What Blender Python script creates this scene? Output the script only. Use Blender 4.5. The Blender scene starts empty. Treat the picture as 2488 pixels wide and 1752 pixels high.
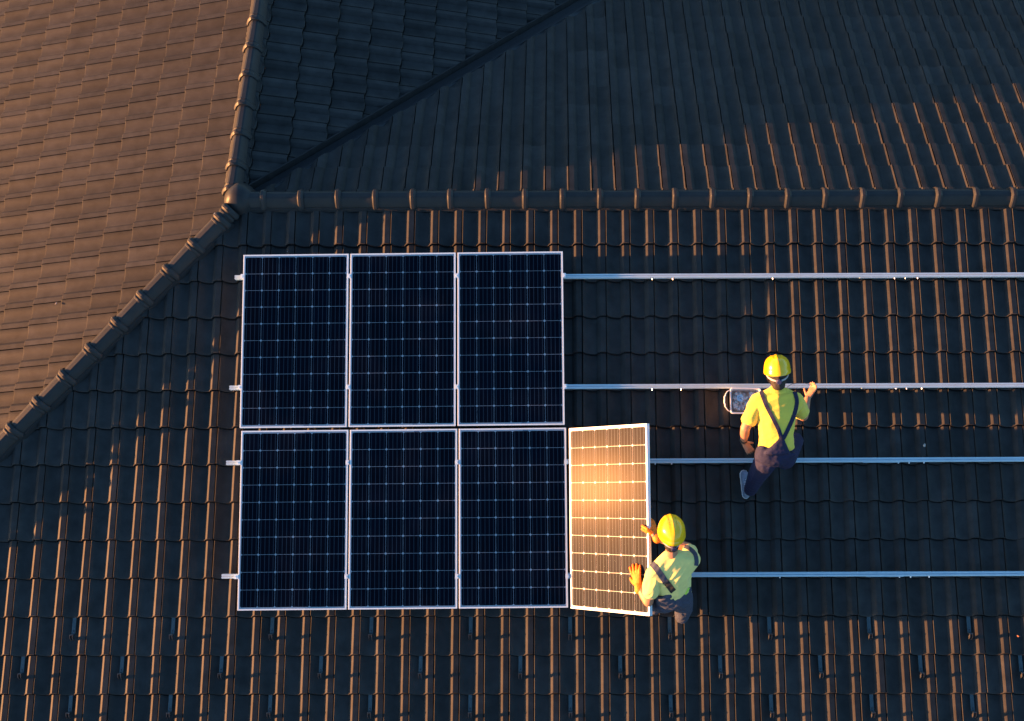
import bpy, bmesh, math, random
from mathutils import Vector, Matrix, Quaternion, noise
from mathutils.bvhtree import BVHTree
random.seed(7)
R = math.radians
S = bpy.context.scene
C = S.collection

# ------------------------------------------------------------------ camera, world, sun, exposure
TW = 0.2317                       # cover width of one roof tile (m)
TG = 1.52503*TW                   # exposed length of one roof tile (m)
AF, AW = 0.298707278, 0.305355683 # pitch of the main roof, of the wing roof
CAM = Vector((3.15081928, -5.69825169, 8.62367425))
CROT = (0.40683554, 0.00588760, -0.000298464)
FPX, PX0, PY0 = 2549.518, 1340.927, 945.237
cd = bpy.data.cameras.new('camera'); cam = bpy.data.objects.new('camera', cd); C.objects.link(cam)
cam.location = CAM; cam.rotation_euler = CROT
cd.sensor_fit = 'HORIZONTAL'; cd.sensor_width = 36.0; cd.lens = FPX/2488*36
cd.shift_x = -(PX0-1244)/2488; cd.shift_y = (PY0-876)/2488
cd.clip_start = 0.1; cd.clip_end = 2000
S.camera = cam

SUN = Vector((-1.0, -0.025, 0.080)).normalized()
sun_el = math.asin(SUN.z)
w = bpy.data.worlds.new('World'); S.world = w; w.use_nodes = True
nt = w.node_tree
sky = nt.nodes.new('ShaderNodeTexSky'); sky.sky_type = 'NISHITA'; sky.sun_disc = False
sky.sun_elevation = sun_el; sky.sun_rotation = math.atan2(SUN.x, SUN.y)
sky.ozone_density = 3.0; sky.air_density = 1.0; sky.dust_density = 1.0; sky.altitude = 300
bg = nt.nodes['Background']; bg.inputs['Strength'].default_value = 0.12
nt.links.new(sky.outputs[0], bg.inputs[0])
ld = bpy.data.lights.new('sun', 'SUN'); ld.energy = 5.0; ld.angle = R(0.5); ld.color = (1.0, 0.42, 0.145)
lo = bpy.data.objects.new('sun', ld); C.objects.link(lo)
lo.rotation_euler = SUN.to_track_quat('Z', 'Y').to_euler()
S.view_settings.view_transform = 'Standard'; S.view_settings.look = 'None'
S.view_settings.gamma = 1.0; S.view_settings.use_curve_mapping = False
S.view_settings.exposure = 2.5
S.render.engine = 'CYCLES'
S.cycles.max_bounces = 6; S.cycles.use_denoising = True

# ------------------------------------------------------------------ frames
NF = Vector((0, -math.sin(AF), math.cos(AF))); VF = Vector((0, math.cos(AF), math.sin(AF))); UF = Vector((1, 0, 0))
KH = math.tan(AF)/math.tan(AW)    # plan slope of hip and valley
CR = Matrix.Identity(3)
from mathutils import Euler
CR = Euler(CROT).to_matrix()
def ray(px, py): return CR @ Vector(((px-PX0)/FPX, -(py-PY0)/FPX, -1.0))
def P(px, py, h=0.0):             # the point at height h above the front slope seen at pixel (px, py)
    d = ray(px, py); t = (h-CAM.dot(NF))/d.dot(NF); return CAM + t*d
def FW(u, v, n=0.0): return UF*u - VF*v + NF*n      # along the ridge, down the slope, off the slope
def D(u, up, n): return UF*u + VF*up + NF*n
def pix(p):
    q = CR.transposed() @ (Vector(p)-CAM)
    return (PX0 + FPX*q.x/-q.z, PY0 - FPX*q.y/-q.z) if q.z < -0.01 else (1e6, 1e6)
def frame(r, u, n, o=(0, 0, 0)):
    r, u, n = Vector(r), Vector(u), Vector(n)
    return Matrix(((r.x, u.x, n.x, o[0]), (r.y, u.y, n.y, o[1]), (r.z, u.z, n.z, o[2]), (0, 0, 0, 1)))
sa, ca, sw, cw = math.sin(AF), math.cos(AF), math.sin(AW), math.cos(AW)
MF = frame((1, 0, 0), (0, ca, sa), (0, -sa, ca))
MB = frame((-1, 0, 0), (0, -ca, sa), (0, sa, ca))
MW = frame((0, -1, 0), (cw, 0, sw), (-sw, 0, cw))
MT = frame((0, 1, 0), (-cw, 0, sw), (sw, 0, cw))

# ------------------------------------------------------------------ helpers
def mat(name, col, rough=0.6, metal=0.0, spec=0.5, var=0.0, scale=30.0, bump=0.0, bscale=400.0, rnd=0.0, coat=0.0, sheen=0.0, emit=None):
    m = bpy.data.materials.new(name); m.use_nodes = True
    n = m.node_tree.nodes; l = m.node_tree.links; b = n['Principled BSDF']
    b.inputs['Base Color'].default_value = (*col, 1); b.inputs['Roughness'].default_value = rough
    b.inputs['Metallic'].default_value = metal; b.inputs['Specular IOR Level'].default_value = spec
    b.inputs['Coat Weight'].default_value = coat; b.inputs['Coat Roughness'].default_value = 0.08
    b.inputs['Sheen Weight'].default_value = sheen
    if var or rnd or bump:
        g = n.new('ShaderNodeNewGeometry')
    if var or rnd:
        t = n.new('ShaderNodeTexNoise'); t.inputs['Scale'].default_value = scale; t.inputs['Detail'].default_value = 6; t.inputs['Roughness'].default_value = 0.65
        l.new(g.outputs['Position'], t.inputs['Vector'])
        mr = n.new('ShaderNodeMapRange'); mr.inputs['From Min'].default_value = 0.3; mr.inputs['From Max'].default_value = 0.7
        mr.inputs['To Min'].default_value = 1-var; mr.inputs['To Max'].default_value = 1+var
        l.new(t.outputs['Fac'], mr.inputs['Value'])
        out = mr.outputs[0]
        if rnd:
            oi = n.new('ShaderNodeObjectInfo'); m2 = n.new('ShaderNodeMapRange')
            m2.inputs['To Min'].default_value = 1-rnd; m2.inputs['To Max'].default_value = 1+rnd
            l.new(oi.outputs['Random'], m2.inputs['Value'])
            mu = n.new('ShaderNodeMath'); mu.operation = 'MULTIPLY'; l.new(out, mu.inputs[0]); l.new(m2.outputs[0], mu.inputs[1]); out = mu.outputs[0]
        vm = n.new('ShaderNodeVectorMath'); vm.operation = 'SCALE'; vm.inputs[0].default_value = col
        l.new(out, vm.inputs['Scale']); l.new(vm.outputs[0], b.inputs['Base Color'])
    if bump:
        t2 = n.new('ShaderNodeTexNoise'); t2.inputs['Scale'].default_value = bscale; t2.inputs['Detail'].default_value = 4
        l.new(g.outputs['Position'], t2.inputs['Vector'])
        bp = n.new('ShaderNodeBump'); bp.inputs['Strength'].default_value = bump; bp.inputs['Distance'].default_value = 0.004
        l.new(t2.outputs['Fac'], bp.inputs['Height']); l.new(bp.outputs[0], b.inputs['Normal'])
    return m
M = {}
M['tile'] = mat('tile_clay', (0.0315, 0.0305, 0.0295), 0.65, var=0.30, scale=7, bump=0.07, bscale=420, rnd=0.17, spec=0.12)
M['cap'] = mat('cap_clay', (0.026, 0.0262, 0.027), 0.46, var=0.15, scale=14, bump=0.05, bscale=300, rnd=0.08, spec=0.2)
M['deck'] = mat('underlay', (0.010, 0.010, 0.011), 0.9)
M['flash'] = mat('valley_metal', (0.022, 0.0225, 0.025), 0.55, var=0.15, scale=22, bump=0.25, bscale=60)
M['roll'] = mat('ridge_roll_and_shade', (0.009, 0.009, 0.010), 0.85, var=0.4, scale=60, bump=0.5, bscale=150)
M['alu'] = mat('anodised_aluminium', (0.44, 0.58, 0.65), 0.42, metal=0.1, var=0.06, scale=8, bump=0.03, bscale=120)
M['frame'] = mat('panel_frame', (0.64, 0.76, 0.80), 0.42, metal=0.0, var=0.03, scale=6)
M['back'] = mat('white_backsheet', (0.80, 0.80, 0.80), 0.6)
M['cell'] = mat('silicon_cell', (0.0022, 0.0055, 0.0150), 0.6, var=0.25, scale=7, rnd=0.18, spec=0.08)
M['bus'] = mat('busbar', (0.048, 0.070, 0.092), 0.6, spec=0.1)
M['hook'] = mat('steel_hook', (0.036, 0.066, 0.078), 0.5, metal=0.2, var=0.15, scale=30)
M['steel'] = mat('bright_steel', (0.70, 0.70, 0.70), 0.3, metal=0.8)
M['dark'] = mat('dark_rubber', (0.012, 0.012, 0.015), 0.6)
M['helmet'] = mat('yellow_helmet_plastic', (0.84, 0.50, 0.004), 0.28, coat=0.4)
M['shirt_y'] = mat('yellow_shirt_cloth', (0.72, 0.56, 0.060), 0.85, var=0.05, scale=10, bump=0.5, bscale=26, sheen=0.2)
M['shirt_p'] = mat('pale_yellow_shirt_cloth', (0.72, 0.64, 0.20), 0.85, var=0.05, scale=10, bump=0.5, bscale=26, sheen=0.2)
M['lime'] = mat('lime_cloth', (0.45, 0.70, 0.08), 0.8)
M['navy'] = mat('navy_dungaree_cloth', (0.006, 0.008, 0.040), 0.85, var=0.25, scale=18, bump=0.5, bscale=30)
M['grey'] = mat('slate_dungaree_cloth', (0.036, 0.045, 0.075), 0.85, var=0.2, scale=20, bump=0.5, bscale=34)
M['black'] = mat('black_webbing', (0.012, 0.012, 0.014), 0.8)
M['skin'] = mat('skin', (0.42, 0.19, 0.10), 0.55, var=0.12, scale=20, bump=0.1, bscale=200)
M['hair'] = mat('dark_hair', (0.020, 0.013, 0.009), 0.7, var=0.4, scale=90, bump=0.6, bscale=300)
M['glove'] = mat('orange_glove', (0.75, 0.20, 0.010), 0.7, var=0.10, scale=25, bump=0.35, bscale=60)
M['shoe'] = mat('grey_blue_shoe', (0.16, 0.21, 0.28), 0.7, var=0.2, scale=60)
M['sole'] = mat('pale_sole', (0.60, 0.64, 0.66), 0.6)
M['white'] = mat('white_plastic', (0.74, 0.72, 0.70), 0.45)
M['strap'] = mat('strap_plastic', (0.36, 0.34, 0.34), 0.5)
M['knob'] = mat('dark_knob', (0.030, 0.026, 0.080), 0.35)
M['tag'] = mat('pale_blue_plastic', (0.28, 0.50, 0.66), 0.5)
M['stone'] = mat('beige_grit', (0.42, 0.36, 0.30), 0.8)
M['leaf'] = mat('dry_leaf', (0.50, 0.17, 0.06), 0.8)
M['ground'] = mat('grass_ground', (0.05, 0.06, 0.03), 0.95, var=0.4, scale=0.6)
M['wall'] = mat('render_wall', (0.42, 0.38, 0.33), 0.9, var=0.08, scale=2)
# glass of the panels: clear, with a faint broad sheen and a sharp reflection
g = bpy.data.materials.new('panel_glass'); g.use_nodes = True; n = g.node_tree.nodes; l = g.node_tree.links; n.clear()
o_ = n.new('ShaderNodeOutputMaterial'); tr = n.new('ShaderNodeBsdfTransparent'); g1 = n.new('ShaderNodeBsdfGlossy'); g2 = n.new('ShaderNodeBsdfGlossy')
g1.inputs['Roughness'].default_value = 0.17; g2.inputs['Roughness'].default_value = 0.38
geo = n.new('ShaderNodeNewGeometry'); tn = n.new('ShaderNodeTexNoise'); tn.inputs['Scale'].default_value = 2.2; tn.inputs['Detail'].default_value = 3
l.new(geo.outputs['Position'], tn.inputs['Vector'])
mx = n.new('ShaderNodeMixShader'); mx.inputs[0].default_value = 0.25
l.new(g1.outputs[0], mx.inputs[1]); l.new(g2.outputs[0], mx.inputs[2])
fr = n.new('ShaderNodeFresnel'); fr.inputs['IOR'].default_value = 1.30
mm = n.new('ShaderNodeMapRange'); mm.inputs['From Min'].default_value = 0.3; mm.inputs['From Max'].default_value = 0.75; mm.inputs['To Min'].default_value = 0.85; mm.inputs['To Max'].default_value = 1.15; g1.inputs['Color'].default_value = (0.020, 0.0175, 0.014, 1); g2.inputs['Color'].default_value = (0.020, 0.0175, 0.014, 1)
l.new(tn.outputs['Fac'], mm.inputs['Value'])
mu = n.new('ShaderNodeMath'); mu.operation = 'MULTIPLY'; l.new(fr.outputs[0], mu.inputs[0]); l.new(mm.outputs[0], mu.inputs[1])
m2 = n.new('ShaderNodeMixShader'); l.new(mu.outputs[0], m2.inputs[0]); l.new(tr.outputs[0], m2.inputs[1]); l.new(mx.outputs[0], m2.inputs[2]); l.new(m2.outputs[0], o_.inputs[0])
M['glass'] = g

def link(name, me, parent=None, mw=None):
    o = bpy.data.objects.new(name, me); C.objects.link(o)
    if parent: o.parent = parent
    if mw is not None: o.matrix_world = mw if not parent else mw
    return o
def child(name, me, parent, ml=None):
    o = bpy.data.objects.new(name, me); C.objects.link(o); o.parent = parent
    if ml is not None: o.matrix_basis = ml
    return o
def tag(o, label=None, cat=None, group=None, kind=None):
    if label: o['label'] = label
    if cat: o['category'] = cat
    if group: o['group'] = group
    if kind: o['kind'] = kind
    return o
def empty(name, mw=None):
    o = bpy.data.objects.new(name, None); C.objects.link(o); o.empty_display_size = 0.1
    if mw is not None: o.matrix_world = mw
    return o
class MB_:
    def __init__(s): s.v = []; s.f = []; s.mi = []
    def add(s, vs, fs, mi=0):
        b = len(s.v); s.v += [tuple(v) for v in vs]; s.f += [tuple(i+b for i in f) for f in fs]; s.mi += [mi]*len(fs); return s
    def box(s, c, d, m=None, mi=0):
        vs = [Vector(((i & 1)-.5, ((i >> 1) & 1)-.5, ((i >> 2) & 1)-.5)) for i in range(8)]
        vs = [Vector((c[0]+v.x*d[0], c[1]+v.y*d[1], c[2]+v.z*d[2])) for v in vs]
        if m is not None: vs = [m @ v for v in vs]
        return s.add(vs, [(0, 2, 3, 1), (4, 5, 7, 6), (0, 1, 5, 4), (2, 6, 7, 3), (0, 4, 6, 2), (1, 3, 7, 5)], mi)
    def tube(s, pts, r, seg=8, mi=0, cap=True):
        pts = [Vector(p) for p in pts]; rs = r if isinstance(r, (list, tuple)) else [r]*len(pts)
        t0 = (pts[1]-pts[0]).normalized(); a = t0.orthogonal().normalized(); vs = []; fs = []
        for i, p in enumerate(pts):
            t = (pts[min(i+1, len(pts)-1)]-pts[max(i-1, 0)]).normalized()
            a = (a - t*a.dot(t)).normalized(); b = t.cross(a)
            for k in range(seg):
                q = 2*math.pi*k/seg; vs.append(p+(a*math.cos(q)+b*math.sin(q))*rs[i])
        for i in range(len(pts)-1):
            for k in range(seg):
                fs.append((i*seg+k, i*seg+(k+1) % seg, (i+1)*seg+(k+1) % seg, (i+1)*seg+k))
        if cap:
            fs.append(tuple(range(seg))[::-1]); fs.append(tuple((len(pts)-1)*seg+k for k in range(seg)))
        return s.add(vs, fs, mi)
    def mesh(s, name, mats, smooth=False):
        me = bpy.data.meshes.new(name); me.from_pydata(s.v, [], s.f)
        for m in (mats if isinstance(mats, (list, tuple)) else [mats]): me.materials.append(m)
        if any(s.mi): me.polygons.foreach_set('material_index', s.mi)
        bm = bmesh.new(); bm.from_mesh(me); bmesh.ops.recalc_face_normals(bm, faces=bm.faces); bm.to_mesh(me); bm.free()
        if smooth: autosmooth(me, smooth if smooth is not True else 40)
        me.update(); return me
def autosmooth(me, ang=40):
    bm = bmesh.new(); bm.from_mesh(me); lim = R(ang)
    for f in bm.faces: f.smooth = True
    for e in bm.edges:
        if len(e.link_faces) != 2 or e.calc_face_angle(0) > lim: e.smooth = False
    bm.to_mesh(me); bm.free()

# ------------------------------------------------------------------ ground and house body (below and beyond the frame)
gm = MB_(); gm.add([(-400, -400, -6.5), (400, -400, -6.5), (400, 400, -6.5), (-400, 400, -6.5)], [(0, 1, 2, 3)])
gr = link('ground', gm.mesh('ground', M['ground'])); tag(gr, 'grassy ground around the house, far below the roof', kind='structure')

# ------------------------------------------------------------------ roof tiles
THK = 0.034
PROF = [(0.0, -0.0040), (0.014, -0.0006), (0.08, -0.0150), (0.20, -0.0290), (0.38, -0.0385), (0.575, -0.0365), (0.635, -0.0170), (0.70, -0.0070), (0.752, 0.0), (0.962, -0.0028)]
LAP = 0.035
def tile_mesh(PROF, name='roof_tile'):
    L = TG+LAP; sl = THK/TG; BV = 0.0065; SC = 0.50   # SC: how far the hollow of the tile's foot reaches down the slope
    vs = []; k = len(PROF)
    for (u, z) in PROF: vs.append((u*TW, BV+SC*z, z-sl*BV))                 # top behind the worn edge
    for (u, z) in PROF: vs.append((u*TW, TG-0.010+SC*z, z-sl*TG))           # top in front of the lap
    for (u, z) in PROF: vs.append((u*TW, SC*z, z-0.0050))               # worn edge
    for (u, z) in PROF: vs.append((u*TW, 0.0035+SC*z, z-THK-0.004))         # underside of butt
    lo = -0.078
    vs += [(0, 0.0035, lo), (0, L, lo-sl*L), (PROF[-1][0]*TW, 0.0035, lo), (PROF[-1][0]*TW, L, lo-sl*L)]
    b_ = len(vs)
    for (u, z) in PROF: vs.append((u*TW, TG-0.006+SC*z, z-sl*TG-0.020))     # groove added to make a dark shade line below the next course
    for (u, z) in PROF: vs.append((u*TW, L, z-sl*L-0.020))
    fs = [(i, i+1, k+i+1, k+i) for i in range(k-1)]
    fs += [(k+i, k+i+1, b_+i+1, b_+i) for i in range(k-1)]+[(b_+i, b_+i+1, b_+k+i+1, b_+k+i) for i in range(k-1)]
    fs += [(2*k+i, 2*k+i+1, i+1, i) for i in range(k-1)]
    fs += [(3*k+i, 3*k+i+1, 2*k+i+1, 2*k+i) for i in range(k-1)]
    fs += [(0, k, 4*k+1, 4*k, 3*k, 2*k), (k-1, 2*k-1+0, 4*k+3, 4*k+2, 4*k-1, 3*k-1)]
    me = bpy.data.meshes.new(name); me.from_pydata(vs, [], fs); me.materials.append(M['tile'])
    bm = bmesh.new(); bm.from_mesh(me)
    for f in bm.faces: f.smooth = True
    for e in bm.edges:
        a, b = [v.index for v in e.verts]
        if len(e.link_faces) != 2 or e.calc_face_angle(0) > R(26): e.smooth = False
        pass
    bm.to_mesh(me); bm.free(); me.update()
    return me
TILE = tile_mesh(PROF)
TILE_REAR = tile_mesh(PROF[:-2]+[(0.752, -0.0006), (0.962, 0.0)])
def cut_mesh(mw, planes, TILE):
    bm = bmesh.new(); bm.from_mesh(TILE); bm.transform(mw)
    for co, no in planes:
        geom = bm.verts[:]+bm.edges[:]+bm.faces[:]
        bmesh.ops.bisect_plane(bm, geom=geom, plane_co=co, plane_no=no, clear_outer=True)
        if not bm.verts: break
    if not bm.faces: bm.free(); return None
    bm.transform(mw.inverted())
    me = bpy.data.meshes.new('roof_tile_cut'); me.materials.append(M['tile']); bm.to_mesh(me); bm.free(); autosmooth(me, 26); return me

def build_slope(label, M4, cols, rows, u0, v0, sgn, planes, deck, hidden=None, limit=300, TILE=TILE):
    """cols: tile columns, u0: local x of tile 0's left edge, v0: distance of butt 0 down the slope"""
    root = MB_(); root.add(deck, [tuple(range(len(deck)))])
    me = root.mesh('roof_slope', M['deck'])
    me.transform(M4.inverted())
    ro = link('roof_slope', me); ro.matrix_world = M4
    tag(ro, label, kind='structure')
    cand = []
    for c in cols:
        for r in rows:
            lx = u0+c*TW; ly = -(v0+r*TG)
            ctr = M4 @ Vector((lx+TW/2, ly+TG/2, 0)); px, py = pix(ctr)
            if not (-130 < px < 2620 and -140 < py < 1890): continue
            cor = [M4 @ Vector((lx+a*TW, ly+b*(TG+LAP), 0)) for a in (0, 1) for b in (0, 1)]
            inside = True; need = []
            for co, no in planes:
                ds = [(p-Vector(co)).dot(Vector(no)) for p in cor]
                if min(ds) > 0: inside = False; break
                if max(ds) > 0: need.append((co, no))
            if not inside: continue
            jit = Matrix.Translation((lx+random.gauss(0, 0.0007), ly+random.gauss(0, 0.0012), random.gauss(0, 0.0006))) @ Matrix.Rotation(random.gauss(0, 0.0022), 4, 'Z') @ Matrix.Rotation(random.gauss(0, 0.0035), 4, 'Y')
            inframe = -25 < px < 2513 and -25 < py < 1777
            hid = hidden(px, py) if hidden else False
            # size in the picture
            q = [pix(p) for p in (cor[0], cor[1], cor[3], cor[2])]
            ar = abs(sum(q[i][0]*q[(i+1) % 4][1]-q[(i+1) % 4][0]*q[i][1] for i in range(4)))/2
            cand.append(((0 if hid or not inframe else 1)*1e6+ar, jit, need))
    cand.sort(key=lambda t: -t[0])
    rest = MB_(); mats = 0
    for i, (sc, jit, need) in enumerate(cand):
        if need:
            me = cut_mesh(M4 @ jit, need, TILE)
            if me is None: continue
        else: me = TILE
        if i < limit and sc > 1e6:
            child('roof_tile', me, ro, jit)
        else:
            rest.add([jit @ v.co for v in me.vertices], [tuple(p.vertices) for p in me.polygons])
            mats += 1
    if rest.v:
        me = rest.mesh('roof_tile_field', M['tile'], smooth=26); o = child('roof_tile', me, ro); o['kind'] = 'stuff'
        o['label'] = 'remaining tiles of the same slope, under the panels or at the edge'
    return ro
def front_hidden(px, py): return 600 < px < 1365 and 640 < py < 1465
XR, XL, YB, YN = 9.2, -5.2, -5.4, 6.0
z_ = -0.052
fx0, fv0 = -8.35603514*TW, 1.78734765*TW
bx0, bv0 = 12.0927302*TW, 2.40712397*TW
wy0, wv0 = 14.7055747*TW, 14.1096312*TW
ty0, tv0 = 10.8648951*TW, 1.9764026*TW
# plane normals point to the side that is cut away
hipF = ((0, 0, 0), (-1, KH, 0)); hipW = ((0.0, 0.0, 0), (1, -KH, 0))
def dk(pts): return [Vector(p) for p in pts]
def zF(y): return -abs(y)*math.tan(AF)
def zW(x): return -abs(x)*math.tan(AW)
DN = -0.115
F_deck = dk([(0, 0, DN), (XR, 0, DN), (XR, YB, zF(YB)+DN), (YB*KH, YB, zF(YB)+DN)])
build_slope('main roof slope of dark tiles facing the camera, carrying the solar panels', MF, range(-4, 46), range(0, 14), fx0, fv0, 1,
            [hipF, ((0, -0.035, 0), (0, 1, 0))], F_deck, front_hidden)
# valley cuts: seen edges of the tiles beside the valley strip
VA = Vector((0.153, 0.27, 0)); VB_ = Vector((3.284, 3.5155, 0)); vt = (VB_-VA).normalized()
BA = Vector((0.3087, 0.2802, 0)); BB = Vector((3.615, 3.5587, 0)); bt = (BB-BA).normalized()
cutT = (VA, (vt.y, -vt.x, 0)); cutB = (BA, (-bt.y, bt.x, 0))
B_deck = dk([(0, 0, DN), (XR, 0, DN), (XR, YN, zF(YN)+DN), (YN*KH, YN, zF(YN)+DN)])
# back slope: local x runs to -X; the joints lie at X = bx0 + c*TW
build_slope('rear roof slope of dark shaded tiles beyond the horizontal ridge', MB, range(-28, 12), range(-1, 14), -(bx0+TW), bv0, 1,
            [cutB, ((0, 0.035, 0), (0, -1, 0))], B_deck, TILE=TILE_REAR)
W_deck = dk([(0, 0, DN), (0, YN, DN), (XL, YN, zW(XL)+DN), (XL, XL/KH, zW(XL)+DN)])
build_slope('sunlit brown wing slope of tiles on the left side of the roof', MW, range(-28, 40), range(-13, 8), -wy0-TW*0, wv0, 1,
            [hipW, ((-0.03, 0, 0), (1, 0, 0))], W_deck)
T_deck = dk([(0, 0, DN), (0, YN, DN), (YN*KH, YN, -YN*KH*math.tan(AW)+DN)])
build_slope('small dark blue wing slope of tiles in shade above the valley', MT, range(-14, 16), range(-1, 12), ty0-TW, tv0, 1,
            [cutT, ((0.03, 0, 0), (-1, 0, 0))], T_deck)

# valley strip of folded metal
vm = MB_()
def vpt(s, lat):   # s along the valley in plan, lat to the T side (+) or B side (-)
    d = Vector((KH, 1, 0)).normalized(); nrm = Vector((-d.y, d.x, 0)); p = d*s+nrm*lat
    zT = -max(p.x, 0)*math.tan(AW); zB = -max(p.y, 0)*math.tan(AF)
    return p, (zT if lat > 0 else zB)
lats = [0.20, 0.10, 0.03, 0.0, -0.03, -0.045, -0.05, -0.055, -0.085, -0.13, -0.18]
hts = [-0.106, -0.106, -0.092, -0.072, -0.060, -0.057, -0.048, -0.058, -0.088, -0.092, -0.108]
SN = 60
for i in range(SN+1):
    s = 0.16+(5.6-0.16)*i/SN
    for lt, h in zip(lats, hts):
        p, z = vpt(s, lt); q = noise.noise(Vector((s*5, lt*14, 3)))*0.0035
        vm.v.append((p.x, p.y, z+h+q))
k = len(lats)
for i in range(SN):
    for j in range(k-1): vm.f.append((i*k+j, i*k+j+1, (i+1)*k+j+1, (i+1)*k+j)); vm.mi.append(0)
vo = link('valley_gutter', vm.mesh('valley_gutter', M['flash'], smooth=50))
tag(vo, 'folded dark metal valley strip between the rear slope and the wing slope', 'flashing')

fm = MB_(); n_ = 230  # black strip added for the shade under the wing tiles' cut edge
for i in range(n_+1):
    s_ = -0.05+5.2*i/n_; a = noise.noise(Vector((s_*9, 2, 0))); b2 = noise.noise(Vector((s_*26, 5, 0)))
    p = VA+vt*s_+Vector((vt.y, -vt.x, 0))*(0.004+0.008*max(0, a)+0.004*b2)
    z = -max(p.x, 0)*math.tan(AW)
    for dz, o_x in ((-0.010+0.010*a+0.004*b2, -0.012), (-0.012+0.010*a+0.004*b2, 0.0), (-0.050, 0.006+0.006*b2), (-0.104, 0.0)):
        q_ = p+Vector((vt.y, -vt.x, 0))*o_x; fm.v.append((q_.x, q_.y, z+dz))
for i in range(n_):
    for j in range(3): fm.f.append((i*4+j, i*4+j+1, i*4+j+5, i*4+j+4)); fm.mi.append(0)
child('seal_or_shade_strip', fm.mesh('seal_or_shade_strip', M['roll'], smooth=50), vo)

# ------------------------------------------------------------------ ridge and hip caps
def cap_section(hw, h, tw, lip=0.012):
    return [(-hw, -lip), (-hw, 0.0), (-(hw*0.62+tw*0.38), h*0.56), (-tw-0.010, h-0.006), (-tw+0.006, h), (tw-0.006, h), (tw+0.010, h-0.006), (hw*0.62+tw*0.38, h*0.56), (hw, 0.0), (hw, -lip)]
def cap_mesh(L, twin=False):
    """cap lying along +x from 0 to L, collar at the +x end; z=0 is its foot"""
    m = MB_(); H = 0.084; HW = 0.090; T = 0.026
    if not twin:
        st = [(0.0, 1.0), (0.03, 1.0), (L-0.058, 0.975), (L-0.052, 1.16), (L-0.042, 1.25), (L-0.018, 1.25), (L-0.004, 1.13), (L+0.004, 1.08)]
    else:
        st = [(0.0, .92), (L-0.095, 1.0), (L-0.090, 1.07), (L-0.078, 1.09), (L-0.068, 1.06), (L-0.062, 1.03), (L-0.056, 1.12), (L-0.044, 1.22), (L-0.022, 1.24), (L-0.006, 1.16), (L+0.002, 1.10)]
    k = 10; rings = []
    for x, s in st:
        sec = cap_section(HW*s, H*(0.55+0.45*s)+(s-1)*0.06, T*s)
        for (y, z) in sec: m.v.append((x, y, z))
    for i in range(len(st)-1):
        for j in range(k-1): m.f.append((i*k+j, i*k+j+1, (i+1)*k+j+1, (i+1)*k+j))
    b = (len(st)-1)*k
    # butt face of the collar: down to an inner ring
    sec = cap_section(HW*0.93, H*0.90, T*0.93)
    for (y, z) in sec: m.v.append((L+0.002, y, z-0.004))
    for j in range(k-1): m.f.append((b+j, b+j+1, b+k+j+1, b+k+j))
    m.mi = [0]*len(m.f)
    me = m.mesh('ridge_cap', M['cap'], smooth=17)
    return me
def cap_frame(o, xdir, up):
    x = Vector(xdir).normalized(); z = (Vector(up)-x*Vector(up).dot(x)).normalized(); y = z.cross(x)
    return frame(x, y, z, o)
def roll_mesh(L, off, seed):
    """crumpled sealing strip showing under both feet of the caps"""
    m = MB_(); n_ = int(L/0.02)
    for sgn in (-1, 1):
        b = len(m.v)
        for i in range(n_+1):
            x = L*i/n_; a = noise.noise(Vector((x*30, seed, sgn))); c_ = noise.noise(Vector((x*55, seed+5, sgn)))
            m.v += [(x, sgn*0.080, -0.004), (x, sgn*(0.094+0.003*a), -0.016+0.004*c_), (x, sgn*(0.104+0.006*a), -0.032+0.005*c_), (x, sgn*(0.110+0.006*c_), -0.060)]
        for i in range(n_):
            for j in range(3): m.f.append((b+i*4+j, b+i*4+j+1, b+i*4+j+5, b+i*4+j+4))
    m.mi = [0]*len(m.f)
    return m.mesh('seal_or_shade_strip', M['roll'], smooth=60)
CAPF = -0.020   # foot of the caps relative to the ridge line
def ridge(name, label, o, xdir, up, ends, xs0, twin, strip_len):
    root = empty(name, cap_frame(o, xdir, up)); tag(root, label, 'ridge', kind='thing')
    for i, xe in enumerate(ends):
        xs = ends[i-1]-0.02 if i else xs0
        me = cap_mesh(xe-xs, twin)
        child('ridge_cap', me, root, Matrix.Translation((xs, random.gauss(0, .0012), CAPF+random.gauss(0, .0008))) @ Matrix.Rotation(random.gauss(0, 0.004), 4, 'Z'))
        # small fixing clip on the collar
        cl = MB_(); cl.box((xe-0.030, 0.062, 0.062), (0.020, 0.016, 0.014)); cl.tube([(xe-0.030, 0.056, 0.068), (xe-0.030, 0.060, 0.078)], 0.004, 6)
        child('cap_clip', cl.mesh('cap_clip', M['steel']), root, Matrix.Translation((0, 0, CAPF)))
    child('seal_or_shade_strip', roll_mesh(strip_len, 0, random.random()*9), root, Matrix.Translation((xs0, 0, CAPF)))
    return root
rc = [0.303+0.3625*i+0.0 for i in range(24)]
ridge('roof_ridge', 'long horizontal ridge of overlapping dark caps across the picture', (0.030, 0.042, 0.0), (1, 0, 0), (0, 0, 1), rc, 0.09, False, rc[-1]-0.09)
north = [0.40, 0.77, 1.13, 1.50, 1.87, 2.23, 2.60, 2.97, 3.34]
# wing ridge: laid so that each collar sits at its southern end; built from far to near
nf = [3.34-y for y in north][::-1]
ridge('roof_ridge', 'wing ridge of caps with sunlit left flanks running up the picture', (-0.018, 3.36, 0.0), (0, -1, 0), (0, 0, 1), [x+0.03 for x in nf]+[3.26], -0.30, True, 3.4)
hd = Vector((-KH, -1, -math.tan(AF))).normalized()
hup = (NF+Vector((-sw, 0, cw))).normalized()
hs = [-(-0.36)/abs(hd.y) + 0.3475*i for i in range(12)]
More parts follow.
